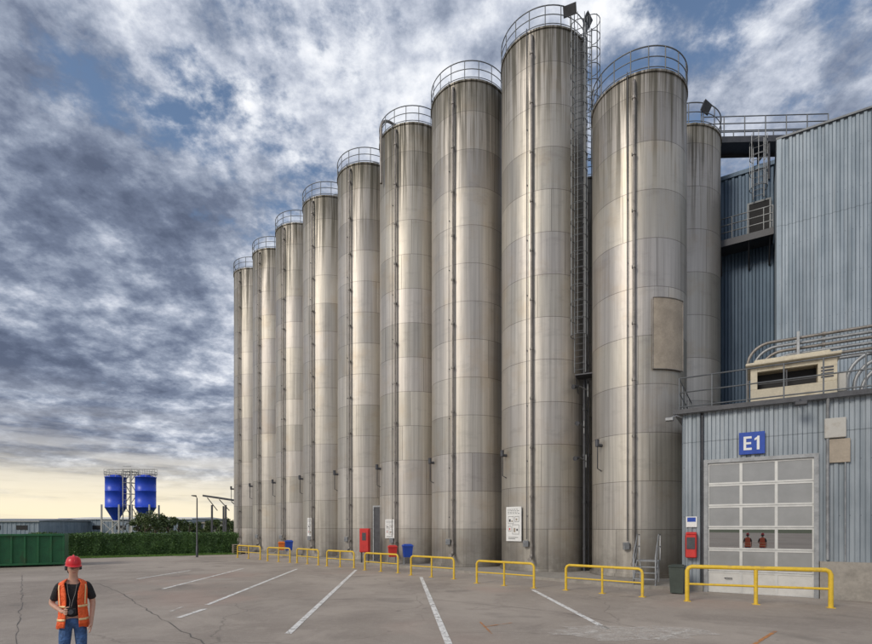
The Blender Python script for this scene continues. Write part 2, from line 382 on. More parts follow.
def floodlight(loc,rz,label,pole=.9,k=1.0):
    e=thing('floodlight',label,'floodlight',loc,rz,'floodlights on the silos')
    m=MB(); m.tube([(0,0,0),(0,0,pole)],.03,6); m.tube([(0,0,pole),(0,-.12,pole+.05)],.025,6); m.obj('bracket',M_rail,e)
    m=MB(); m.add([(-.3,-.12,pole-.1),(.3,-.12,pole-.1),(.3,-.35,pole+.25),(-.3,-.35,pole+.25),(-.17,-.02,pole+.02),(.17,-.02,pole+.02),(.17,-.18,pole+.3),(-.17,-.18,pole+.3)],[(0,3,2,1),(4,5,6,7),(0,1,5,4),(1,2,6,5),(2,3,7,6),(3,0,4,7)])
    m.obj('lamp_housing',M_dark,e)
floodlight((7.05,24.15,25.5),.9,'dark floodlight on a bracket at silo rim',.7)
floodlight((6.3,23.65,25.5),-.4,'dark floodlight on a bracket at silo rim',.6)
floodlight((12.3,23.4,20.8),.6,'dark floodlight on a bracket at silo rim',.6)
def sidearm(loc,rz):
    e=thing('wall_lamp','small dark lamp on arm fixed to silo side','lamp',loc,rz,'lamps on silo sides')
    m=MB(); m.tube([(0,.5,0),(0,0,.1),(0,-.15,.1)],.025,6); m.tube([(0,.5,-.3),(0,.5,.3)],.03,6); m.obj('bracket',M_galv,e)
    m=MB(); m.tube([(0,-.15,.1),(0,-.5,.02)],[.05,.11],8); m.obj('lamp_head',M_dark,e)
sidearm((6.7,23.4,8.6),-1.0); sidearm((6.7,23.4,5.3),-.8); sidearm((6.7,23.4,6.9),-.6)
# ------------------------------------------------------------ notice boards
def board(cx,cy,R,az,w,h,zc,label,rows):
    d=Vector((math.sin(az),-math.cos(az),0)); loc=(cx+d.x*(R+.07),cy+d.y*(R+.07),zc)
    m=MB(); m.box(-w/2,w/2,-.015,.015,-h/2,h/2)
    o=m.obj('notice_board',M_white,loc=loc,rz=az,label=label,category='sign')
    m=MB(); yy=-.018
    for (x0,x1,z0,z1,mi) in rows:
        m.add([(x0*w-w/2,yy,z0*h-h/2),(x1*w-w/2,yy,z0*h-h/2),(x1*w-w/2,yy,z1*h-h/2),(x0*w-w/2,yy,z1*h-h/2)],[(0,1,2,3)],mi)
    m.obj('printed_graphics',[M_dark,M_red,M_blue,M_tan],o)
    for z in (-h*.35,h*.35):
        m=MB(); m.box(-w/2+.04,w/2-.04,.015,.1,z-.02,z+.02); m.obj('mounting_rail',M_galv,o)
random.seed(3)
def graphics():
    R=[]; z=.93
    while z>.78:
        x=.1
        while x<.8:
            w=random.uniform(.05,.16); R.append((x,min(.9,x+w),z-.012,z,0)); x+=w+.04
        z-=.04
    def ol(x0,x1,z0,z1):
        t=.018; tz=.01
        R.extend([(x0,x1,z0,z0+tz,0),(x0,x1,z1-tz,z1,0),(x0,x0+t,z0+tz,z1-tz,0),(x1-t,x1,z0+tz,z1-tz,0)])
    ol(.14,.5,.5,.72); ol(.58,.86,.56,.72); ol(.14,.34,.28,.44); ol(.42,.86,.2,.48)
    R.extend([(.2,.3,.56,.64,0),(.34,.44,.56,.6,3),(.64,.74,.6,.66,3),(.5,.62,.26,.38,3),(.68,.78,.3,.36,0),(.2,.27,.32,.38,1),(.14,.8,.1,.115,0),(.14,.6,.06,.075,0)])
    return R
board(5.45,25.6,2.1,math.radians(-52),.98,1.65,2.35,'white notice board with small dark diagrams on silo',graphics())
board(-1.36,31.2,2.1,math.radians(-38),.72,1.1,2.1,'small white notice with dark print on silo',graphics())
board(-7.74,37.6,2.1,math.radians(-32),.6,1.5,2.1,'narrow white poster with coloured print on silo',graphics())
e=thing('service_door','narrow dark steel door set between two silos','door',(-3.35,30.9,.12),math.radians(-20))
m=MB(); m.box(-.55,-.47,-.06,.06,0,3.4);m.box(.47,.55,-.06,.06,0,3.4);m.box(-.47,.47,-.06,.06,3.3,3.4); m.obj('frame',M_galv,e)
m=MB(); m.box(-.47,.47,-.02,.03,0.01,3.3); m.box(-.38,.38,-.035,-.02,.2,1.5);m.box(-.38,.38,-.035,-.02,1.7,3.1); m.obj('door_leaf',M_dark,e)
m=MB(); m.tube([(.35,-.035,1.1),(.35,-.09,1.1),(.22,-.09,1.1)],.015,6); m.obj('handle',M_galv,e)
# ------------------------------------------------------------ yellow barriers
def barrier(p0,p1,h,label,r=.045,posts=3,mid=True):
    v=Vector((p1[0]-p0[0],p1[1]-p0[1])); L=v.length; rz=math.atan2(v.y,v.x)
    e=thing('safety_barrier',label,'barrier',(p0[0],p0[1],0),rz,'yellow safety barriers in front of the silos')
    m=MB(); m.tube([(0,0,0.01),(0,0,h-.12),(.04,0,h-.04),(.12,0,h),(L-.12,0,h),(L-.04,0,h-.04),(L,0,h-.12),(L,0,.01)],r,10); m.obj('frame_rail',M_yel,e)
    if mid:
        m=MB(); m.tube([(0,0,h*.5),(L,0,h*.5)],r*.55,8); m.obj('middle_rail',M_yel,e)
    for k in range(posts):
        x=L*k/(posts-1) 
        if 0<k<posts-1:
            m=MB(); m.tube([(x,0,0),(x,0,h)],r*.85,8); m.obj('middle_post',M_yel,e)
        m=MB(); m.box(x-.09,x+.09,-.09,.09,0.0,.014); m.obj('base_plate',M_yel,e)
for (a0,a1) in [((4.53,17.6),(6.5,15.9)),((1.6,19.8),(3.53,18.2)),((-1.14,23.1),(.76,21.4)),((-3.63,25.8),(-1.82,24.2)),((-6.15,28.5),(-4.4,27.1)),((-8.5,30.9),(-6.8,29.2)),((-10.9,32.7),(-9.05,31.3)),((-14.3,36.4),(-11.9,34.2))]:
    barrier(a0,a1,.88,'yellow tubular steel barrier standing on the asphalt',.045)
barrier((7.46,15.0),(10.75,13.75),1.03,'long heavy yellow barrier in front of the loading door',.062,3)
# ------------------------------------------------------------ bins on stands
def kit_box(loc,mat,label,s=1.0,rz=0.0):
    e=thing('storage_bin',label,'bin',loc,rz,'coloured bins beside the silos')
    for sx in (-.22,.22):
        for sy in (-.2,.2):
            m=MB(); m.box(s*sx-.02,s*sx+.02,s*sy-.02,s*sy+.02,0,.42); m.obj('leg',M_galv,e)
    m=MB(); z0=.42
    a=[(-.23,-.23,0),(.23,-.23,0),(.23,.23,0),(-.23,.23,0)]; b=[(-.28,-.28,.62),(.28,-.28,.62),(.28,.28,.62),(-.28,.28,.62)]
    m.add([(s*c[0],s*c[1],z0+s*c[2]) for c in a+b],[(0,3,2,1),(4,5,6,7),(0,1,5,4),(1,2,6,5),(2,3,7,6),(3,0,4,7)]); m.obj('body',mat,e)
    m=MB(); z1=z0+.62*s; k=[(-.31,-.31,.0),(.31,-.31,0),(.31,.31,0),(-.31,.31,0),(-.31,-.31,.05),(.31,-.31,.05),(.31,.31,.05),(-.31,.31,.05),(-.2,-.2,.14),(.2,-.2,.14),(.2,.2,.14),(-.2,.2,.14)]
    m.add([(s*c[0],s*c[1],z1+.002+s*c[2]) for c in k],[(0,3,2,1),(0,1,5,4),(1,2,6,5),(2,3,7,6),(3,0,4,7),(4,5,9,8),(5,6,10,9),(6,7,11,10),(7,4,8,11),(8,9,10,11)]); m.obj('lid',mat,e)
def at(px,d): return ((px-436)*d/F,d)
x,y=at(407.5,28.0); kit_box((x,y,.12),M_blue,'blue plastic bin on a stand beside a silo',.95,.2)
x,y=at(392.5,28.3); kit_box((x,y,.12),M_red,'red plastic bin on a stand beside a silo',.85,.2)
x,y=at(289,36.2); kit_box((x,y,.12),M_blue,'blue plastic bin on a stand beside a silo',.95,.3)
x,y=at(281.5,36.6); kit_box((x,y,.12),M_orange,'orange plastic bin on a stand beside a silo',.8,.3)
x,y=at(365,29.6)
e=thing('fire_hose_cabinet','red fire hose cabinet on a post beside silos','cabinet',(x,y,.12),-.2)
m=MB(); m.cbox(-.29,.29,-.15,.15,.6,2.0,.03); m.obj('body',M_red,e)
m=MB(); m.cbox(-.25,.25,-.175,-.152,.67,1.93,.008); m.obj('door',M_red,e)
m=MB(); m.cbox(-.12,.12,-.185,-.176,1.3,1.75,.003); m.obj('window',M_dark,e)
for sx in (-.24,.18):
    m=MB(); m.box(sx,sx+.06,-.06,.06,0,.6); m.obj('leg',M_dark,e)
x,y=at(240,41.5)
e=thing('pallet','stacked wooden pallet loads beside the last silo','pallet',(x,y,0),.3)
m=MB()
for k in range(5):
    m.box(-.6,.6,-.5,.5,.16*k+.10,.16*k+.13)
    for xx in (-.55,0,.45): m.box(xx,xx+.1,-.5,.5,.16*k,.16*k+.10)
m.obj('deck_boards',M_tan,e)
e=thing('access_steps','small galvanised access steps with handrails beside silo','steps',(7.75,18.6,.12),math.radians(-30))
m=MB()
for k in range(4): m.box(-.35,.35,-.6+.25*k,-.35+.25*k,.2+.2*k,.23+.2*k)
for sx in (-.37,.37): m.add([(sx-.015,-.65,0),(sx-.015,-.5,0),(sx-.015,.45,.85),(sx-.015,.3,.85),(sx+.015,-.65,0),(sx+.015,-.5,0),(sx+.015,.45,.85),(sx+.015,.3,.85)],[(0,1,2,3),(4,7,6,5),(0,4,5,1),(1,5,6,2),(2,6,7,3),(3,7,4,0)])
m.box(-.35,.35,.4,.9,.8,.84); m.box(-.35,-.3,.8,.85,0,.8);m.box(.3,.35,.8,.85,0,.8); m.obj('treads',M_galv,e)
for sx in (-.37,.37):
    m=MB(); m.tube([(sx,-.55,.1),(sx,-.55,1.0),(sx,.4,1.8),(sx,.88,1.8),(sx,.88,.8)],.022,6); m.tube([(sx,-.55,.6),(sx,.4,1.35),(sx,.88,1.35)],.016,6)
    m.obj('handrail',M_galv,e)
e=thing('waste_bin','dark grey green bin standing beside the building corner','bin',(8.0,16.75,.0),math.radians(-32))
m=MB(); m.add([(-.19,-.2,.03),(.19,-.2,.03),(.19,.2,.03),(-.19,.2,.03),(-.23,-.25,.88),(.23,-.25,.88),(.23,.25,.88),(-.23,.25,.88)],[(0,3,2,1),(4,5,6,7),(0,1,5,4),(1,2,6,5),(2,3,7,6),(3,0,4,7)]); m.obj('body',M_bin,e)
m=MB(); m.cbox(-.25,.25,-.28,.27,.881,.93,.015); m.cbox(-.18,.18,-.2,.2,.931,.955,.01); m.obj('lid',M_bin,e)
for x in (-.17,.17):
    m=MB(); m.tube([(x-.02,.24,.09),(x+.02,.24,.09)],.09,12); m.obj('wheel',M_black,e)
# ------------------------------------------------------------ annex
A=(8.6,17.6); RZ=math.atan2(-.532,.847)
def W(t,d,z=0): return (A[0]+.847*t+.532*d,A[1]-.532*t+.847*d,z)
ann=thing('factory_annex','low corrugated metal annex with a sectional loading door','building',(A[0],A[1],0),RZ)
HA=6.1; D0,D1,DH=.77,3.67,4.36; LX=9.0
m=MB(); m.corr(.06,D0-.12,.25,HA,0); m.corr(D0-.12,D1+.12,DH+.12,HA,0); m.corr(D1+.12,LX,1.15,HA,0)
m.corr(0.06,6.0,.25,HA,0.0,ax='y')
m.box(0.02,.06,-.05,0.06,.2,HA)
m.obj('wall_cladding',M_clad2,ann)
m=MB(); m.box(D1+.14,LX,-.12,.2,-.02,1.15); m.obj('concrete_base',M_conc,ann)
m=MB(); m.box(-.02,D0-.14,-.07,.2,-.02,.25); m.obj('concrete_base',M_conc,ann)
m=MB(); m.add([(.02,.05,0),(D0-.1,.05,0),(D0-.1,.05,HA),(.02,.05,HA)],[(0,1,2,3)]); m.add([(D0-.1,.05,DH+.1),(D1+.1,.05,DH+.1),(D1+.1,.05,HA),(D0-.1,.05,HA)],[(0,1,2,3)]); m.obj('inner_lining',M_dark,ann)
m=MB(); 
pts=[(0.0,-.18),(LX,-.18),(LX,7.1),(1.3,7.1),(1.3,4.2),(0.0,4.2)]
n=len(pts); zs=(HA,HA+.16)
m.add([(p[0]-.25 if i in(0,5) else p[0],p[1],z) for z in zs for i,p in enumerate(pts)],[tuple(range(n))[::-1],tuple(range(n,2*n))]+[(i,(i+1)%n,n+(i+1)%n,n+i) for i in range(n)])
m.obj('roof',M_galv,ann)
m=MB(); m.box(-.28,LX,-.26,-.181,HA+.0,HA+.15); m.obj('gutter',M_dark,ann)
m=MB(); m.tube([(4.0,-.22,HA+.05),(4.0,-.1,HA-.3),(4.0,-.1,1.2)],.045,8); m.obj('drainpipe',M_galv,ann)
m=MB(); m.tube([(.61,-.09,.3),(.61,-.09,HA-.1)],.03,8); m.obj('drainpipe',M_dark,ann)
m=MB(); m.box(.07,LX,4.2,4.25,0,HA); m.obj('rear_wall',M_clad2,ann)
dr=bpy.data.objects.new('sectional_door',None); COL.objects.link(dr); dr.parent=ann
m=MB(); m.box(D0-.12,D0,-.07,.1,0,DH+.12);m.box(D1,D1+.12,-.07,.1,0,DH+.12);m.box(D0,D1,-.07,.1,DH,DH+.12); m.obj('frame',M_galv,dr)
rows=6; cols=3; rh=DH/rows; cw=(D1-D0)/cols
m=MB()
for k in range(rows):
    m.box(D0,D1,.0,.04,k*rh+.005,k*rh+.06); m.box(D0,D1,.0,.04,(k+1)*rh-.06,(k+1)*rh-.005)
    for c in range(cols+1):
        x=D0+c*cw; m.box(max(D0,x-.04),min(D1,x+.04),-.004,.036,k*rh+.01,(k+1)*rh-.01)
m.obj('panel_frame',M_alu,dr)
for k in range(rows):
    for c in range(cols):
        x=D0+c*cw; mt=M_door if k==0 else (M_glass if k==2 else M_poly)
        m=MB(); m.box(x+.04,x+cw-.04,.015,.03,k*rh+.06,(k+1)*rh-.06); 
        m.obj('solid_panel' if k==0 else 'window',mt,dr)
m=MB(); m.tube([(D0+.5,-.005,.5),(D0+.5,-.06,.5),(D0+.7,-.06,.5),(D0+.7,-.005,.5)],.015,6); m.obj('handle',M_dark,dr)
m=MB()
for z in (.1,.6,1.1): m.tube([(-.1,4.0,HA+.16+z),(-.1,-.1,HA+.16+z),(LX,-.1,HA+.16+z)],.024,6)
for k in range(10): m.tube([(-.1+k*1.0,-.1,HA+.14),(-.1+k*1.0,-.1,HA+1.27)],.024,6)
for k in range(4): m.tube([(-.1,.9+k,HA+.14),(-.1,.9+k,HA+1.27)],.024,6)
m.obj('roof_guardrail',M_rail,ann)
# ---- rooftop air unit: boxy housing, recessed dark opening, flat overhanging top
u=thing('rooftop_air_unit','cream sheet metal air handling unit on the flat roof','air unit',W(2.0,.9,HA+.16),RZ)
Wd=2.35
for x in (.1,Wd-.3):
    m=MB(); m.box(x,x+.2,.1,1.5,0,.18); m.obj('support_foot',M_dark,u)
m=MB(); m.cbox(0,Wd,0,1.7,.18,.62,.02); m.cbox(0,.2,.02,1.68,.621,1.4,.01); m.cbox(Wd-.5,Wd,.02,1.68,.621,1.4,.01); m.box(.2,Wd-.5,.62,1.66,.625,1.4); m.box(.2,Wd-.5,.03,.2,1.22,1.4)
m.obj('casing',M_cream,u)
m=MB(); m.cbox(-.14,Wd+.1,-.2,1.85,1.402,1.5,.02); m.cbox(.1,Wd-.15,.1,1.6,1.501,1.66,.04); m.obj('hood',M_cream,u)
m=MB(); m.box(.205,Wd-.505,.5,.6,.63,1.21); m.obj('intake_opening',M_black,u)
m=MB(); m.box(1.0,1.04,.1,.14,.622,1.22); m.box(.205,Wd-.505,.1,.13,.8,.82); m.obj('opening_grille',M_dark,u)
m=MB()
for z in (.75,.85,.95,1.05): m.box(Wd-.42,Wd-.1,.0,.02,z,z+.05)
m.obj('side_louvre',M_dark,u)
m=MB(); m.cbox(2.36,2.6,.2,.9,.3,.9,.02); m.obj('side_duct',M_dull,u)
# ---- pipes
for k in range(6):
    m=MB(); off=.19*k; t0=1.9+off; R=.75; zz=HA+2.95-off*.9; dd_=3.0+.06*k
    path=[(t0,dd_,HA+.16),(t0,dd_,zz-R)]
    for i in range(1,9):
        a_=pi/2*i/8; path.append((t0+R*(1-math.cos(a_)),dd_,zz-R+R*math.sin(a_)))
    path.append((9.5,dd_,zz)); m.tube(path,.055,10)
    for t in (4.2,6.4,8.6): m.tube([(t-.05,dd_,zz),(t+.05,dd_,zz)],.08,10)
    m.obj('conveying_pipe',M_galv if k%2 else M_pipe,loc=(A[0],A[1],0),rz=RZ,label='steel conveying pipe bending up and along the roof',category='pipe',group='conveying pipes on the annex roof')
for k in range(3):
    m=MB(); off=.2*k; R=.9; zz=HA+1.9-off; x0=4.75+off
    path=[(9.5,2.2+.12*k,zz),(x0+R,2.2+.12*k,zz)]
    for i in range(1,9):
        a_=pi/2*i/8; path.append((x0+R-R*math.sin(a_),2.2+.12*k,zz-R+R*math.cos(a_)))
    path.append((x0,2.2+.12*k,HA+.16)); m.tube(path,.06,10)
    m.obj('conveying_pipe',M_galv,loc=(A[0],A[1],0),rz=RZ,label='steel conveying pipe bending down to the annex roof',category='pipe',group='conveying pipes on the annex roof')
e=thing('pipe_rack','galvanised rack carrying pipes above annex roof','rack',(A[0],A[1],0),RZ)
for t in (3.4,5.6,7.8):
    m=MB(); m.box(t,t+.08,2.7,2.78,HA+.15,HA+3.1);m.box(t,t+.08,3.5,3.58,HA+.15,HA+3.1); m.box(t,t+.08,2.78,3.5,HA+1.6,HA+1.68)
    m.obj('portal_frame',M_galv,e)
# ---- E1 sign
s=thing('bay_sign','blue square sign with white E1 above loading door','sign',W(2.04,-.11,4.93),RZ)
m=MB(); m.cbox(-.36,.36,-.02,.02,-.36,.36,.006); m.obj('sign_plate',M_blue,s)
for x in (-.2,.2):
    m=MB(); m.box(x-.02,x+.02,.02,.07,-.3,.3); m.obj('bracket',M_galv,s)
def extr(polys,name):
    m=MB()
    for P_ in polys:
        n=len(P_); vs=[(x*.92,-.028,z*.92) for x,z in P_]+[(x*.92,-.021,z*.92) for x,z in P_]
        m.add(vs,[tuple(range(n)),tuple(range(n,2*n))[::-1]]+[(i,n+i,n+(i+1)%n,(i+1)%n) for i in range(n)])
    return m.obj(name,M_white,s)
extr([[(-.25,-.24),(.0,-.24),(.0,-.165),(-.17,-.165),(-.17,-.037),(-.02,-.037),(-.02,.037),(-.17,.037),(-.17,.165),(-.005,.165),(-.005,.24),(-.25,.24)]],'letter')
extr([[(.15,-.24),(.23,-.24),(.23,.24),(.17,.24),(.15,.2),(.08,.155),(.08,.085),(.15,.12)]],'digit')
s=thing('wall_cabinet','pale metal cabinet above a tan panel on cladding','cabinet',W(4.22,-.05,4.15),RZ)
m=MB(); m.cbox(-.3,.22,-.12,0,.75,1.35,.015); m.obj('cabinet_body',M_dull,s)
m=MB(); m.cbox(-.2,.32,-.06,0,0,.72,.01); m.obj('lower_panel',M_tan,s)
m=MB(); m.tube([(.2,-.06,0),(.2,-.06,-3.0)],.02,6); m.obj('cable_conduit',M_galv,s)
s=thing('fire_extinguisher_box','red fire extinguisher box on wall beside the door','extinguisher box',W(.28,-.06,1.15),RZ)
m=MB(); m.cbox(-.17,.17,-.24,0,0,.8,.03); m.obj('body',M_red,s)
m=MB(); m.cbox(-.13,.13,-.255,-.241,.3,.7,.005); m.obj('window',M_dark,s)
m=MB(); m.add([(-.17,-.24,.8),(.17,-.24,.8),(.17,0,.8),(-.17,0,.8),(-.15,-.1,.88),(.15,-.1,.88),(.15,0,.88),(-.15,0,.88)],[(4,5,6,7),(0,1,5,4),(1,2,6,5),(2,3,7,6),(3,0,4,7)]); m.obj('lid',M_red,s)
s=thing('safety_sign','small white and blue safety sign on metal wall','sign',W(.28,-.07,2.2),RZ)
m=MB(); m.box(-.17,.17,-.01,.01,0,.36); m.obj('sign_plate',M_white,s)
m=MB(); m.box(-.13,.13,-.014,-.0105,.18,.33); m.obj('pictogram',M_blue,s)
s=thing('wall_lamp','small grey bulkhead lamp under the roof edge corner','lamp',W(-.02,-.3,HA-.22),RZ)
m=MB(); m.tube([(0,0.2,.12),(-.15,-.05,.15),(-.3,-.1,.1)],.025,6); m.obj('bracket',M_galv,s)
m=MB(); m.cbox(-.48,-.22,-.2,.0,-.02,.1,.02); m.obj('lamp_head',M_galv,s)
s=thing('wall_lamp','dark floodlight on arm under the annex roof edge','lamp',W(3.3,-.27,HA-.2),RZ)
m=MB(); m.tube([(0,0.2,.1),(0,-.2,.2),(0,-.35,.1)],.025,6); m.obj('bracket',M_dark,s)
m=MB(); m.cbox(-.16,.16,-.5,-.3,-.02,.1,.02); m.obj('lamp_head',M_dark,s)
# ------------------------------------------------------------ main building
mbd=thing('factory_building','tall blue grey corrugated metal factory building','building',(A[0],A[1],0),RZ)
T0=3.02; DM=7.2; HM=19.1
m=MB(); m.corr(T0,18,0,HM,DM,pitch=.25,dep=.05); m.corr(DM,10.35,0,HM,T0,pitch=.3,dep=.06,ax='y'); m.box(T0-.08,T0+.1,DM-.1,DM+.1,0,HM); m.obj('wall_cladding',M_clad,mbd)
m=MB(); m.box(T0-.1,18.1,DM-.11,20,HM,HM+.08); m.obj('roof_edge',M_rail,mbd)
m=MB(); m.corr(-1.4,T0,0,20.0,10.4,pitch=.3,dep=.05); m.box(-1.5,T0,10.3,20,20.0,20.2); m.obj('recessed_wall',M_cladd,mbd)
m=MB(); m.box(-1.45,18,19.6,19.7,0,HM); m.box(17.9,18,DM+.1,19.6,0,HM); m.box(-1.5,-1.4,10.45,19.6,0,20); m.obj('rear_wall',M_clad,mbd)
dd=bpy.data.objects.new('balcony',None); COL.objects.link(dd); dd.parent=mbd
m=MB(); m.box(.5,T0-.12,9.1,10.33,16.1,16.22); m.box(.5,T0-.12,9.05,9.12,15.98,16.3); m.obj('deck',M_dark,dd)
m=MB()
for z in (.45,.8,1.15): m.tube([(.52,10.3,16.22+z),(.52,9.12,16.22+z),(T0-.15,9.12,16.22+z)],.025,6)
for t in (.52,1.2,1.85,2.5,T0-.15): m.tube([(t,9.12,16.2),(t,9.12,17.37)],.025,6)
m.obj('railing',M_galv,dd)
for t in (.7,1.9,2.75):
    m=MB(); m.tube([(t,9.15,16.08),(t,10.33,15.1)],.04,6); m.obj('bracket',M_dark,dd)
m=MB(); m.box(1.9,2.75,10.24,10.34,16.25,18.3); m.obj('door',M_black,mbd)  # open doorway: its unlit darkness painted as a black slab
m=MB(); m.box(1.82,1.9,10.22,10.34,16.24,18.38);m.box(2.75,2.83,10.22,10.34,16.24,18.38);m.box(1.9,2.75,10.22,10.34,18.3,18.38); m.obj('door_frame',M_rail,mbd)
ladder((2.3,10.05,18.4),0,2.9,.3,'',parent=mbd,mat=M_galv)
br=thing('footbridge','steel roof walkway with railings joining silo and building','footbridge',(13.2,25.4,21.3),math.radians(-2))
LB_=6.0
m=MB(); m.box(0,LB_,-.5,.5,-.06,0); m.box(0,LB_,-.54,-.5,-.2,.1); m.box(0,LB_,.5,.54,-.2,.1); m.obj('deck',M_dark,br)
for y in (-.5,.5):
    m=MB()
    for z in (.4,.75,1.1): m.tube([(0,y,z),(LB_,y,z)],.024,6)
    for k in range(7): m.tube([(k*LB_/6,y,0),(k*LB_/6,y,1.1)],.026,6)
    m.obj('railing',M_rail,br)
for x in (.4,3.2,5.7):
    m=MB()
    for y in (-.45,.45): m.tube([(x,y,-.06),(x,y,-2.0)],.05,6)
    m.box(x-.04,x+.04,-.45,.45,-.5,-.42); m.obj('support_leg',M_dark,br)
# ------------------------------------------------------------ markings
def marking(p0,p1,w,mat,name,z=.006):
    a=Vector((*gp(*p0),0)); b=Vector((*gp(*p1),0)); d=(b-a); L=d.length; d.normalize(); s=Vector((-d.y,d.x,0))*w/2
    n=max(2,int(L/.5)); m=MB(); vs=[]
    for i in range(n+1):
        q=a+(b-a)*i/n; vs+=[q-s+Vector((0,0,z)),q+s+Vector((0,0,z))]
    m.add(vs,[(2*i,2*i+2,2*i+3,2*i+1) for i in range(n)]); m.obj(name,mat,kind='structure')
for L in [((137,579),(190,570.5)),((163,589),(243,568.5)),((207,605),(297,569)),((288,634),(356,570)),((452,652),(421,577)),((607,629),(533,590))]:
    marking(*L,.14,M_line,'parking_line',.008)
marking((178,618),(205,609),.14,M_line,'parking_line',.008)
marking((170,612),(182,607),.1,M_ghost,'parking_line',.008)
marking((742,652),(776,631),.07,M_oline,'orange_line',.008)
marking((480,622),(492,634),.04,M_oline,'orange_line',.008)
marking((484,627),(512,623),.04,M_oline,'orange_line',.012)
random.seed(5)
cxp,cyp=gp(628,633); m=MB(); vs=[(cxp,cyp,.008)]
for i in range(28):
    t=2*pi*i/28; r_=random.uniform(.75,1.15); vs.append((cxp+1.75*r_*math.cos(t),cyp+.75*r_*math.sin(t),.008))
m.add(vs,[(0,1+i,1+(i+1)%28) for i in range(28)]); m.obj('worn_patch',M_patch,kind='structure')
marking((655,640),(690,630),.12,M_ghost,'faded_marking',.012)
marking((566,635),(600,631),.1,M_ghost,'faded_marking',.012)
def crack(pts,w,z):
    P=[]
    for i in range(len(pts)-1):
        a=Vector((*gp(*pts[i]),z)); b=Vector((*gp(*pts[i+1]),z)); n=max(2,int((b-a).length/.35))
        for k in range(n): P.append(a.lerp(b,k/n)+Vector((random.uniform(-.04,.04),random.uniform(-.04,.04),0)))
    m=MB(); vs=[]
    for i,q in enumerate(P):
        d=(P[min(i+1,len(P)-1)]-P[max(0,i-1)]).normalized(); s=Vector((-d.y,d.x,0))*w*random.uniform(.2,1)
        vs+=[q-s,q+s]
    m.add(vs,[(2*i,2*i+2,2*i+3,2*i+1) for i in range(len(P)-1)]); m.obj('tar_seam',M_tar,kind='structure')
crack([(96,583),(120,592),(150,612),(204,643),(230,665)],.018,.004)
crack([(-20,600),(60,588),(160,575),(250,566)],.012,.003)
crack([(300,600),(420,598),(560,612),(700,640)],.012,.003)
crack([(22,575),(22,600),(16,650)],.014,.0045)
# ------------------------------------------------------------ container
c=thing('waste_container','long green steel container standing on the asphalt','container',(-21.1,28.6,0),math.radians(30))
m=MB(); m.box(-6.4,0,0,2.3,.15,.22); m.box(-6.4,0,0,.05,.22,1.8); m.box(-6.4,0,2.25,2.3,.22,1.8); m.box(-6.4,-6.35,.05,2.25,.22,1.8); m.box(-.05,0,.05,2.25,.22,1.8); m.obj('body',M_green,c)
for k in range(12):
    x=-6.35+k*.575; m=MB(); m.cbox(x,x+.09,-.09,-.001,.22,1.7,.01); m.obj('rib',M_green,c)
m=MB(); m.cbox(-6.45,.05,-.11,.06,1.701,1.82,.015); m.obj('top_rail',M_green,c)
m=MB(); m.cbox(-6.45,.05,-.1,-.001,.1,.215,.01); m.obj('bottom_rail',M_green,c)
for x in (-5.9,-.6):
    for y in (.3,1.9):
        m=MB(); m.tube([(x,y,.1),(x,y+.15,.1)],.1,12); m.obj('wheel',M_black,c)
# ------------------------------------------------------------ hedge + grass verge
h0=Vector((-29,36.0,0)); h1=Vector((-17.0,43,0)); hd=(h1-h0); HL=hd.length; hrz=math.atan2(hd.y,hd.x)
random.seed(11)
m=MB(); nx=60
prof=[(-.5,0),(-.52,.8),(-.48,1.55),(0,1.62),(.48,1.55),(.52,.8),(.5,0)]
vs=[]
for i in range(nx+1):
    for (py,pz) in prof: vs.append((HL*i/nx,py+random.uniform(-.06,.06),pz+random.uniform(-.05,.05) if pz else 0))
k=len(prof); m.add(vs,[(i*k+j,(i+1)*k+j,(i+1)*k+j+1,i*k+j+1) for i in range(nx) for j in range(k-1)])
for i in range(15000):
    x=random.uniform(-.1,HL+.1); rr=random.random()
    if rr<.62: y=-.55+random.gauss(0,.06); z=random.uniform(.02,1.68)
    elif rr<.92: y=random.uniform(-.55,.55); z=1.66+random.gauss(0,.06)+.05*math.sin(x*2.1)
    else: y=.55+random.gauss(0,.05); z=random.uniform(.02,1.68)
    s=random.uniform(.04,.085); a=Vector((random.uniform(-1,1),random.uniform(-1,1),random.uniform(-1,1))).normalized(); b=a.cross(Vector((random.uniform(-1,1),random.uniform(-1,1),random.uniform(-1,1)))).normalized()
    q=Vector((x,y,z)); m.add([q-a*s,q+b*s*.5,q+a*s,q-b*s*.5],[(0,1,2,3)])
m.obj('hedge',M_leaf,loc=h0,rz=hrz,label='long trimmed dark green hedge along the yard edge',category='hedge')
m=MB(); vs=[]
for i in range(41): vs+=[(HL*i/40,-2.6+random.uniform(-.15,.15),.008),(HL*i/40,-.3,.008)]
m.add(vs,[(2*i,2*i+2,2*i+3,2*i+1) for i in range(40)])
for i in range(9000):
    x=random.uniform(0,HL); y=random.uniform(-2.45,-.5); h=random.uniform(.05,.13); a=random.uniform(0,pi); w_=.014
    dx,dy=math.cos(a)*w_,math.sin(a)*w_; m.add([(x-dx,y-dy,.008),(x+dx,y+dy,.008),(x+random.uniform(-.04,.04),y+random.uniform(-.04,.04),h)],[(0,1,2)])
m.obj('grass_verge',M_lawn,loc=h0,rz=hrz,kind='stuff')
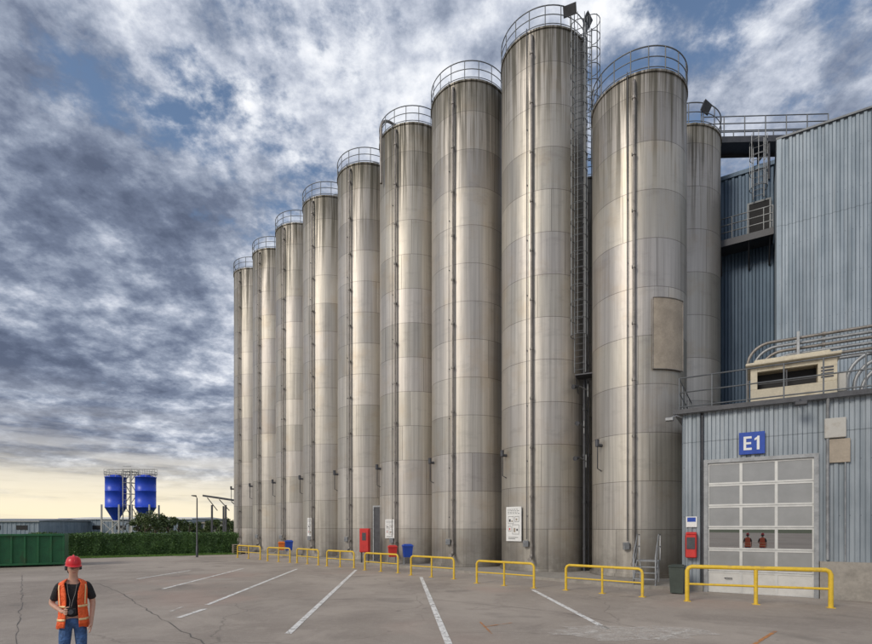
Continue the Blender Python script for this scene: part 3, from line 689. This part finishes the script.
# ------------------------------------------------------------ trees
def tree(x,y,h,seed,w=1.0):
    R=random.Random(seed); e=thing('tree','bushy green tree behind the hedge','tree',(x,y,0),0,'trees behind the hedge')
    m=MB(); m.tube([(0,0,0),(.05,0,h*.3),(0,.05,h*.6),(.1,0,h*.9)],[.16,.12,.08,.02],7)
    cl=[]
    for i in range(9):
        a=R.uniform(0,2*pi); z=h*R.uniform(.3,.9); q=Vector((math.cos(a)*h*.28*w*R.uniform(.4,1),math.sin(a)*h*.28*w*R.uniform(.4,1),z)); cl.append((q,h*R.uniform(.1,.2)))
        m.tube([(0,0,z*.55),tuple(q)],[.06,.015],5)
    m.obj('trunk',M_bark,e); m=MB()
    for q,r_ in cl:
        for i in range(170):
            v=Vector((R.gauss(0,1),R.gauss(0,1),R.gauss(0,1))).normalized()*r_*R.uniform(.5,1.1)+q
            s=R.uniform(.1,.2); a=Vector((R.uniform(-1,1),R.uniform(-1,1),R.uniform(-1,1))).normalized(); b=a.cross(Vector((R.uniform(-1,1),R.uniform(-1,1),R.uniform(-1,1)))).normalized()
            m.add([v-a*s,v+b*s*.6,v+a*s,v-b*s*.6],[(0,1,2,3)])
    m.obj('crown',M_leaf2,e)
for i,(px,py,d) in enumerate([(145,513,75),(155,515,78),(168,519,85),(178,521,82),(189,523,95),(205,521,90),(216,519,80),(227,518,75),(236,516,72),(138,520,90),(196,524,120),(246,518,74)]):
    h=(527-py)*d/F+2.2; tree((px-436)*d/F,d,h*1.08,i,1.3)
# ------------------------------------------------------------ street lamp
lx,ly=(197-436)*37/F,37
l=thing('street_lamp','slim grey street lamp standing before the hedge','street lamp',(lx,ly,0),0)
m=MB(); m.tube([(0,0,0),(0,0,.8),(0,0,.82),(0,0,4.3)],[.085,.08,.055,.04],10); m.tube([(0,0,4.3),(0,-.1,4.42),(0,-.35,4.45)],.03,6); m.obj('pole',M_dark,l)
m=MB(); m.add([(-.1,-.25,4.42),(.1,-.25,4.42),(.08,-.75,4.44),(-.08,-.75,4.44),(-.08,-.27,4.52),(.08,-.27,4.52),(.05,-.72,4.5),(-.05,-.72,4.5)],[(0,3,2,1),(4,5,6,7),(0,1,5,4),(1,2,6,5),(2,3,7,6),(3,0,4,7)]); m.obj('lamp_head',M_dark,l)
# ------------------------------------------------------------ blue silos
for x in (-63.4,-57.5):
    e=thing('blue_silo','blue painted steel silo with cone on tall steel legs','silo',(x,100,0),0,'blue silos')
    m=MB(); m.lathe([(.4,3.4),(1.85,6.0),(1.88,6.0),(1.88,6.2),(1.85,6.2),(1.85,9.2),(1.88,9.22),(1.88,9.35),(1.85,9.37),(1.85,11.9),(1.9,11.9),(1.9,12.1),(.3,12.6),(.01,12.65)],40); m.obj('shell',M_bluesilo,e)
    m=MB()
    for sx in (-1.7,1.7):
        for sy in (-1.7,1.7): m.box(sx-.12,sx+.12,sy-.12,sy+.12,0,6.6)
    for sy in (-1.7,1.7):
        m.tube([(-1.7,sy,.2),(1.7,sy,3.3)],.08,6); m.tube([(1.7,sy,.2),(-1.7,sy,3.3)],.08,6); m.box(-1.7,1.7,sy-.08,sy+.08,3.3,3.5)
    for sx in (-1.7,1.7): m.box(sx-.08,sx+.08,-1.58,1.58,3.3,3.5)
    m.obj('leg_frame',M_dull,e)
    m=MB(); m.ring(1.9,13.1,.05,24,5); m.ring(1.9,12.6,.04,24,5)
    for i in range(12): t=2*pi*i/12; m.tube([(1.9*math.cos(t),1.9*math.sin(t),12.0),(1.9*math.cos(t),1.9*math.sin(t),13.1)],.04,5)
    m.obj('guardrail',M_dull,e)
t_=thing('stair_tower','white steel stair tower standing between blue silos','stair tower',(-60.45,100,0),0)
for sx in (-.8,.8):
    for sy in (-1.2,1.2):
        m=MB(); m.box(sx-.07,sx+.07,sy-.07,sy+.07,0,13.6); m.obj('post',M_dull,t_)
for k in range(6):
    m=MB()
    z=2.2*k; y0,y1=(-1.1,1.1) if k%2 else (1.1,-1.1)
    m.tube([(-.6,y0,z),(-.6,y1,z+2.1)],.07,5); m.tube([(.6,y0,z),(.6,y1,z+2.1)],.07,5); m.box(-.8,.8,-1.2,1.2,z+2.1,z+2.16)
    m.tube([(-.8,-1.2,z+3.1),(.8,-1.2,z+3.1)],.04,5)
    m.obj('stair_flight',M_galv,t_)
m=MB(); m.box(-5.0,5.0,-.5,.5,12.5,12.6); 
for y in(-.5,.5):
    m.tube([(-5,y,13.6),(5,y,13.6)],.05,5)
    for k in range(11): m.tube([(-5+k,y,12.6),(-5+k,y,13.6)],.04,5)
m.obj('top_walkway',M_dull,t_)
# ------------------------------------------------------------ far warehouses
def warehouse(x0,x1,y,dep,h,mw,mr,label,ridge=.6):
    e=thing('warehouse',label,'warehouse',(x0,y,0),0); L=x1-x0
    m=MB(); m.corr(0,L,0.6,h,0,1.0,.08); m.box(0,L,.02,dep,0,h-.02); m.obj('wall',mw,e)
    m=MB(); m.add([(-.4,-.4,h),(L+.4,-.4,h),(L+.4,dep+.4,h),(-.4,dep+.4,h),(-.4,dep/2,h+ridge),(L+.4,dep/2,h+ridge)],[(0,1,5,4),(2,3,4,5),(0,4,3),(1,2,5),(0,3,2,1)]); m.box(-.4,L+.4,-.5,-.401,h-.25,h+.1); m.obj('roof',mr,e)
    for k in range(int(L/6)):
        m=MB(); m.box(2+6*k,4.5+6*k,-.14,-.09,1.6,2.6); m.obj('window',M_black,e)
warehouse(-125,-88,112,18,3.6,M_clad,M_galv,'low grey warehouse with a pale shallow roof',.6)
warehouse(-95,-62,128,22,4.4,M_clad,M_white,'low pale warehouse behind the blue silos',.5)
warehouse(-60,-48,130,15,3.4,M_dull,M_tan,'low tan shed beyond the hedge',.5)
e=thing('canopy','dark open steel canopy with a sloping roof','canopy',(-24.4,55,0),0)
for x in (0,1.5,3.2):
    for y in (0,3):
        m=MB(); m.box(x-.08,x+.08,y-.08,y+.08,0,4.6); m.obj('post',M_dark,e)
m=MB(); m.add([(-.8,-.5,5.5),(5,-.5,4.6),(5,3.5,4.6),(-.8,3.5,5.5),(-.8,-.5,5.7),(5,-.5,4.8),(5,3.5,4.8),(-.8,3.5,5.7)],[(0,3,2,1),(4,5,6,7),(0,1,5,4),(1,2,6,5),(2,3,7,6),(3,0,4,7)]); m.obj('roof',M_dark,e)
for k in range(4):
    m=MB(); m.tube([(-.5+1.3*k,0,5.4-.2*k),(.6+1.3*k,0,4.0)],.05,5); m.obj('brace',M_dark,e)
# ------------------------------------------------------------ person
def skinobj(name,V,E,mats,parent=None,sub=2,root=0):
    me=bpy.data.meshes.new(name); me.from_pydata([v[:3] for v in V],E,[]); o=bpy.data.objects.new(name,me); COL.objects.link(o)
    md=o.modifiers.new('Skin','SKIN'); md.use_smooth_shade=True; md.branch_smoothing=.3
    for i,v in enumerate(V):
        r=v[3]; me.skin_vertices[0].data[i].radius=(r,r) if not isinstance(r,tuple) else r
    me.skin_vertices[0].data[root].use_root=True
    sb=o.modifiers.new('Sub','SUBSURF'); sb.levels=sub; sb.render_levels=sub
    bpy.context.view_layer.update()
    m2=bpy.data.meshes.new_from_object(o.evaluated_get(bpy.context.evaluated_depsgraph_get()))
    bpy.data.objects.remove(o); m2.name=name
    o=bpy.data.objects.new(name,m2); COL.objects.link(o); m2.materials.clear(); m2.materials.append(mats)
    for p in m2.polygons: p.use_smooth=True
    if parent: o.parent=parent
    return o
M_skin=simple('skin',(.54,.31,.22),.55,0,.12,20); M_shirt=simple('black_shirt',(.018,.018,.02),.85,0,.3,12,.3); 
M_jean=simple('blue_denim',(.06,.13,.29),.85,0,.45,14,.4); M_vest=simple('orange_vest',(1.0,.14,.03),.6,0,.08,9,.3); M_refl=simple('reflective_tape',(.85,.6,.3),.4,.1,.12,9)
M_hat=simple('red_helmet',(.65,.02,.03),.35,0,.08,5); M_lip=simple('lip',(.42,.16,.13),.5); M_eye=simple('eye_dark',(.03,.02,.02),.2); M_hair=simple('hair',(.06,.045,.035),.8,0,.3,30)
def cloth(m,amt):
    nt=m.node_tree; g=G(nt); b=nt.nodes['Principled BSDF']; c=g.coord(); n=g.noise(c,9,3,.6,1.5); nt.links.new(g.bump(n,amt,.06),b.inputs['Normal'])
for mm in (M_shirt,M_jean,M_vest): cloth(mm,.8)
V=[];E=[]
def av(x,y,z,r,link=None):
    V.append((x,y,z,r)); 
    if link is not None: E.append((link,len(V)-1))
    return len(V)-1
HY=math.radians(16)
def hd_(x,y,z):
    v=Matrix.Rotation(HY,3,'Z')@(Matrix.Rotation(math.radians(4),3,'X')@Vector((x*.92,y*.95,(z-1.54)*.98))); return (v.x,v.y,v.z+1.54)
pel=av(0,0,.95,.1); sp=av(0,.01,1.08,.095,pel); ch=av(0,.01,1.27,.11,sp); ub=av(0,.01,1.41,.082,ch); nk=av(0,.005,1.5,.05,ub)
hb=av(*hd_(0,-.022,1.575),.055,nk); hm=av(*hd_(0,-.02,1.63),.07,hb); hc=av(*hd_(0,-.008,1.69),.065,hm)
nb=av(*hd_(0,-.098,1.635),.011,hm); av(*hd_(0,-.11,1.615),.014,nb)
for s in(-1,1): av(*hd_(s*.082,0,1.63),.012,hm)
sh=av(-.155,.01,1.41,.05,ub); el=av(-.25,.05,1.15,.039,sh); wr=av(-.10,-.185,1.06,.025,el); pm=av(-.068,-.245,1.07,.024,wr)
for i,z in enumerate((.034,.012,-.01,-.03)):
    L=(1.0,1.08,1.0,.82)[i]
    k1=av(-.066,-.28,1.07+z,.0095,pm); k2=av(-.06,-.28-.036*L,1.07+z,.009,k1); av(-.06+.036*L,-.28-.058*L,1.07+z,.008,k2)
t1=av(-.06,-.242,1.105,.011,pm); t2=av(-.04,-.25,1.125,.0095,t1); av(-.012,-.262,1.128,.0085,t2)
sh=av(.155,.01,1.41,.05,ub); el=av(.225,.05,1.14,.039,sh); wr=av(.215,-.045,.91,.025,el); pm=av(.212,-.065,.84,.024,wr)
for i in range(4):
    yy=(-.032,-.011,.01,.03)[i]; L=(.92,1.0,.95,.78)[i]
    k1=av(.21,-.07+yy,.795,.0095,pm); k2=av(.204,-.083+yy,.795-.038*L,.009,k1); av(.188,-.093+yy,.795-.066*L,.008,k2)
t1=av(.198,-.105,.835,.011,pm); t2=av(.188,-.125,.81,.0095,t1); av(.183,-.132,.785,.0085,t2)
for s in(-1,1):
    hp=av(s*.085,0,.88,.078,pel); kn=av(s*.1,-.02,.49,.05,hp); an=av(s*.11,.02,.1,.038,kn); av(s*.12,-.12,.05,.033,an)
ppl=(-5.03,7.0,0); PR=math.radians(30)
body=skinobj('person',V,E,M_skin); body.location=ppl; body.rotation_euler=(0,0,PR)
body['label']='man in red helmet and orange hi-vis vest holding camera'; body['category']='person'
V=[];E=[]
pel=av(0,0,.93,.115); sp=av(0,0.0,1.08,.118,pel); ch=av(0,.0,1.27,.127,sp); ub=av(0,.01,1.39,.1,ch); av(0,.008,1.455,.065,ub)
for s in(-1,1):
    sh=av(s*.16,.012,1.405,.06,ub); el=av(s*.205,.035,1.24,.057,sh); av(s*.226,.045,1.18,.058,el)
skinobj('shirt',V,E,M_shirt,body)
V=[];E=[]
pel=av(0,0,.93,.12); av(0,0,.99,.115,pel)
for s in(-1,1):
    hp=av(s*.082,0,.84,.088,pel); md=av(s*.092,-.01,.66,.078,hp); kn=av(s*.1,-.02,.49,.066,md); cf=av(s*.105,.0,.3,.062,kn); av(s*.11,.015,.08,.06,cf)
skinobj('trousers',V,E,M_jean,body)
for s in(-1,1):
    m=MB(); vs=[]
    for (yy,w1,w2,hh) in [(.09,.03,.0,.07),(.05,.045,0,.12),(-.03,.045,0,.12),(-.1,.05,0,.085),(-.17,.048,0,.065),(-.21,.025,0,.05)]:
        vs+=[(s*.115-w1,yy,.0),(s*.115+w1,yy,.0),(s*.115+w1,yy,hh*.7),(s*.115+w1*.6,yy,hh),(s*.115-w1*.6,yy,hh),(s*.115-w1,yy,hh*.7)]
    fs=[(i*6+j,i*6+(j+1)%6,(i+1)*6+(j+1)%6,(i+1)*6+j) for i in range(5) for j in range(6)]+[tuple(range(6)),tuple(range(30,36))[::-1]]
    m.add(vs,fs,0,True); m.obj('shoe',M_black,body)
def vshell(rings,mat,name,off=0,thick=.008,n=56):
    m=MB(); vs=[]
    for (z,rx,ry,g) in rings:
        for j in range(n+1):
            a=-pi/2+g+(2*pi-2*g)*j/n; lowk=max(0,1.25-z); wob=1+(.012+.07*lowk)*math.sin(7*a+z*14)+.012*math.sin(15*a-z*30)
            vs.append(((rx+off)*math.cos(a)*wob,(ry+off)*math.sin(a)*wob,z+(.012*math.sin(5*a) if z<.9 else 0)))
    k=n+1; m.add(vs,[(i*k+j,i*k+j+1,(i+1)*k+j+1,(i+1)*k+j) for i in range(len(rings)-1) for j in range(n)],0,True)
    o=m.obj(name,mat,body); sd=o.modifiers.new('S','SOLIDIFY'); sd.thickness=thick; return o
VR=[(.82,.188,.155,.46),(.92,.18,.15,.45),(1.0,.17,.146,.44),(1.1,.163,.146,.42),(1.2,.165,.148,.40),(1.3,.171,.148,.42),(1.38,.175,.135,.5),(1.43,.165,.115,.62),(1.465,.115,.088,.8),(1.485,.08,.075,.9)]
vshell(VR,M_vest,'vest')
def vr(z):
    for a,b in zip(VR,VR[1:]):
        if a[0]<=z<=b[0]:
            t=(z-a[0])/(b[0]-a[0]); return (z,)+tuple(a[i]+(b[i]-a[i])*t for i in(1,2,3))
for z0 in (.92,1.1):
    vshell([vr(z0),vr(z0+.015),vr(z0+.03)],M_refl,'reflective_band',.007,.003)
for s in(-1,1):
    m=MB(); vs=[]
    for z in [1.142+.03*i for i in range(10)]:
        _,rx,ry,g=vr(z)
        for a in (.88,1.01):
            an=-pi/2+s*a; vs.append(((rx+.013)*math.cos(an),(ry+.013)*math.sin(an),z))
    m.add(vs,[(2*i,2*i+1,2*i+3,2*i+2) for i in range(9)],0,True); m.obj('reflective_strap',M_refl,body)
def headobj(m,name,mat):
    m.v=[hd_(*v) for v in m.v]; return m.obj(name,mat,body)
m=MB(); prof=[(.106,1.682),(.108,1.71),(.101,1.75),(.082,1.785),(.05,1.803),(.01,1.81)]
n=32; vs=[]
for r_,z in prof:
    for j in range(n): t=2*pi*j/n; vs.append((r_*.9*math.cos(t),-.008+r_*1.08*math.sin(t),z))
m.add(vs,[(i*n+j,i*n+(j+1)%n,(i+1)*n+(j+1)%n,(i+1)*n+j) for i in range(5) for j in range(n)],0,True)
vs=[]
for j in range(n):
    t=2*pi*j/n; f=max(0,-math.sin(t))**2*.04+.008
    for rr,z in ((.106,1.686),(.106+f,1.680-f*.2),(.106+f,1.675-f*.2),(.104,1.678)): vs.append((rr*.9*math.cos(t),-.008+rr*1.08*math.sin(t),z))
m.add(vs,[(j*4+a,((j+1)%n)*4+a,((j+1)%n)*4+a+1,j*4+a+1) for j in range(n) for a in range(3)],0,True)
m.tube([(0,.1,1.735),(0,.06,1.793),(0,-.01,1.818),(0,-.07,1.798),(0,-.115,1.743)],.011,6)
headobj(m,'helmet',M_hat)
m=MB(); vs=[];n=20
for z,r_ in ((1.56,.064),(1.62,.08),(1.69,.084)):
    for j in range(n+1): a=.3+(pi-.6)*j/n; vs.append((r_*math.cos(a),-.005+(r_+.008)*math.sin(a),z))
m.add(vs,[(i*(n+1)+j,i*(n+1)+j+1,(i+1)*(n+1)+j+1,(i+1)*(n+1)+j) for i in range(2) for j in range(n)],0,True); headobj(m,'hair',M_hair)
for s in (-1,1):
    m=MB(); m.lathe([(.001,-.010),(.008,-.006),(.010,0),(.008,.006),(.001,.010)],10,cx=s*.029,cy=-.083)
    m.v=[(v[0],v[1],v[2]+1.638) for v in m.v]; headobj(m,'eye',M_eye)
    m=MB(); m.tube([(s*.08,.0,1.637),(s*.104,.0,1.637)],[.032,.028],14); headobj(m,'ear_defender',M_dark)
m=MB(); m.tube([(-.025,-.081,1.58),(-.01,-.088,1.582),(.01,-.088,1.582),(.025,-.081,1.58)],[.003,.005,.005,.003],6); headobj(m,'mouth',M_lip)
m=MB()
for s in(-1,1):
    m.tube([(s*.052,-.088,1.648),(s*.012,-.098,1.648),(s*.014,-.098,1.624),(s*.045,-.09,1.622)],.002,5,closed=True); m.tube([(s*.052,-.088,1.645),(s*.086,-.01,1.64)],.0018,5)
m.tube([(-.012,-.098,1.642),(.012,-.098,1.642)],.002,5); headobj(m,'spectacles',M_black)
m=MB()
for s in (-1,1): m.tube([(s*.05,-.04,1.475),(s*.055,-.115,1.42),(s*.04,-.155,1.3),(s*.015,-.19,1.2),(-.005+s*.01,-.25,1.13)],.003,5)
m.obj('neck_strap',M_pipe,body)
cam_=thing('camera','small black camera held at waist height','camera',(0,0,0),PR)
cam_.location=Matrix.Rotation(PR,3,'Z')@Vector((0,-.29,1.07))+Vector(ppl)
m=MB(); m.cbox(-.056,.06,-.028,.03,-.042,.04,.008); m.cbox(-.022,.022,-.02,.02,.0405,.056,.006); m.obj('camera_body',M_black,cam_)
m=MB(); m.tube([(.01,-.028,0),(.01,-.085,0)],[.03,.028],16); m.obj('lens',M_dark,cam_)
# colleagues standing behind the viewpoint with their backs to the door: the door glazing mirrors them
for (x,y,r_) in ((-1.45,-1.7,-32),(-.62,-2.0,-22)):
    b2=body.copy(); COL.objects.link(b2); b2.location=(x,y,0); b2.rotation_euler=(0,0,math.radians(r_))
    b2['label']='worker in red helmet and orange hi-vis vest standing'
    for ch_ in body.children:
        c2=ch_.copy(); c2.parent=b2; COL.objects.link(c2)
# ------------------------------------------------------------ world
w=bpy.data.worlds.new('World'); scene.world=w; w.use_nodes=True; nt=w.node_tree; nt.nodes.clear(); g=G(nt)
SUN=Vector((-.76,-.66,.60)).normalized(); el=math.asin(SUN.z); rot=math.atan2(SUN.x,SUN.y)
sky=nt.nodes.new('ShaderNodeTexSky'); sky.sky_type='NISHITA'; sky.sun_disc=False; sky.sun_elevation=el; sky.sun_rotation=rot
bg1=nt.nodes.new('ShaderNodeBackground'); nt.links.new(sky.outputs[0],bg1.inputs[0]); bg1.inputs[1].default_value=.145
co=g.coord('Generated'); x,y,z=g.sep(co)[:3]
zc=g.math('MAXIMUM',z,0.0); den=g.math('ADD',zc,.26)
u_=g.math('DIVIDE',x,den); v_=g.math('DIVIDE',y,den)
P=g.comb(u_,v_,0.0)
n1=g.noise(P,1.5,10,.58,.1); n2=g.noise(g.comb(g.math('ADD',u_,13.7),g.math('MULTIPLY',v_,1.1),2.0),4.0,12,.62,.1); n3=g.noise(g.comb(u_,v_,5.0),12.0,9,.64,.05)
def lobe(d,c0,c1):
    d=Vector(d).normalized(); dt=g.math('ADD',g.math('MULTIPLY',x,d.x),g.math('ADD',g.math('MULTIPLY',y,d.y),g.math('MULTIPLY',z,d.z))); return g.ss(dt,c0,c1)
dark=lobe((-.80,1,.42),.87,.985); bright=lobe((-.40,1,.85),.86,.99)
b0=g.math('ADD',g.math('MULTIPLY',n1,.36),g.math('ADD',g.math('MULTIPLY',n2,.40),g.math('MULTIPLY',n3,.24)))
br_=g.math('ADD',g.math('SUBTRACT',b0,g.math('MULTIPLY',dark,.055)),g.math('MULTIPLY',bright,.035))
rp=nt.nodes.new('ShaderNodeValToRGB'); nt.links.new(br_,rp.inputs[0]); cr=rp.color_ramp
cr.elements[0].position=.38; cr.elements[0].color=(.10,.125,.19,1)
cr.elements[1].position=.60; cr.elements[1].color=(.92,.93,.96,1)
for p_,c_ in ((.435,(.165,.20,.285)),(.48,(.29,.335,.43)),(.525,(.52,.56,.65)),(.56,(.74,.77,.83))):
    e_=cr.elements.new(p_); e_.color=(*c_,1)
hz=g.ss(z,.0,.26,1,0); hz2=g.ss(z,.0,.15,1,0)
lay=g.noise(g.comb(g.math('MULTIPLY',x,2.0),g.math('MULTIPLY',y,2.0),g.math('MULTIPLY',z,22.0)),1.5,8,.6)
ccol=g.mix(g.math('MULTIPLY',hz,g.ss(lay,.40,.58,.05,.9)),rp.outputs[0],(.70,.69,.68))
glow=lobe((-.8,1,.03),.86,1.0)
ccol=g.mix(g.math('MULTIPLY',hz2,g.ss(lay,.32,.55,.45,.9)),ccol,(.76,.73,.66))
ccol=g.mix(g.math('MULTIPLY',g.math('MULTIPLY',glow,hz2),g.ss(lay,.3,.5,.5,.85)),ccol,(1.0,.87,.60))
bg2=nt.nodes.new('ShaderNodeBackground'); nt.links.new(ccol,bg2.inputs[0]); bg2.inputs[1].default_value=1.1
# opening between clouds: broken by the same fine structure so gaps have ragged edges
cov=g.noise(g.comb(g.math('ADD',u_,7.9),g.math('ADD',v_,3.4),9.0),3.0,12,.62,.1)
blue2=lobe((.75,1,.85),.82,1.0); bluel=lobe((-.47,1,.92),.965,1.0)
cv=g.math('SUBTRACT',g.math('ADD',g.math('ADD',g.math('MULTIPLY',cov,.75),g.math('MULTIPLY',n3,.25)),g.math('ADD',g.math('MULTIPLY',hz,.3),g.math('MULTIPLY',dark,.08))),g.math('ADD',g.math('MULTIPLY',bluel,.07),g.math('MULTIPLY',blue2,.06)))
mask=g.ss(cv,.375,.485)
ms=nt.nodes.new('ShaderNodeMixShader'); nt.links.new(mask,ms.inputs[0]); nt.links.new(bg1.outputs[0],ms.inputs[1]); nt.links.new(bg2.outputs[0],ms.inputs[2])
out=nt.nodes.new('ShaderNodeOutputWorld'); nt.links.new(ms.outputs[0],out.inputs[0])
sl=bpy.data.lights.new('sun','SUN'); sl.energy=1.9; sl.angle=math.radians(20); sl.color=(1,.92,.80)
so=bpy.data.objects.new('sun',sl); COL.objects.link(so); so.rotation_euler=(-SUN).to_track_quat('-Z','Y').to_euler(); so.location=(0,0,60)
# ------------------------------------------------------------ camera
cd=bpy.data.cameras.new('camera_view'); cd.sensor_width=36; cd.lens=F/872*36; cd.shift_y=(527-322)/872; cd.clip_end=8000; cd.clip_start=.1
cob=bpy.data.objects.new('camera_view',cd); COL.objects.link(cob); cob.location=(0,0,H); cob.rotation_euler=(pi/2,0,0); scene.camera=cob
scene.view_settings.view_transform='Standard'; scene.view_settings.look='None'; scene.view_settings.exposure=0
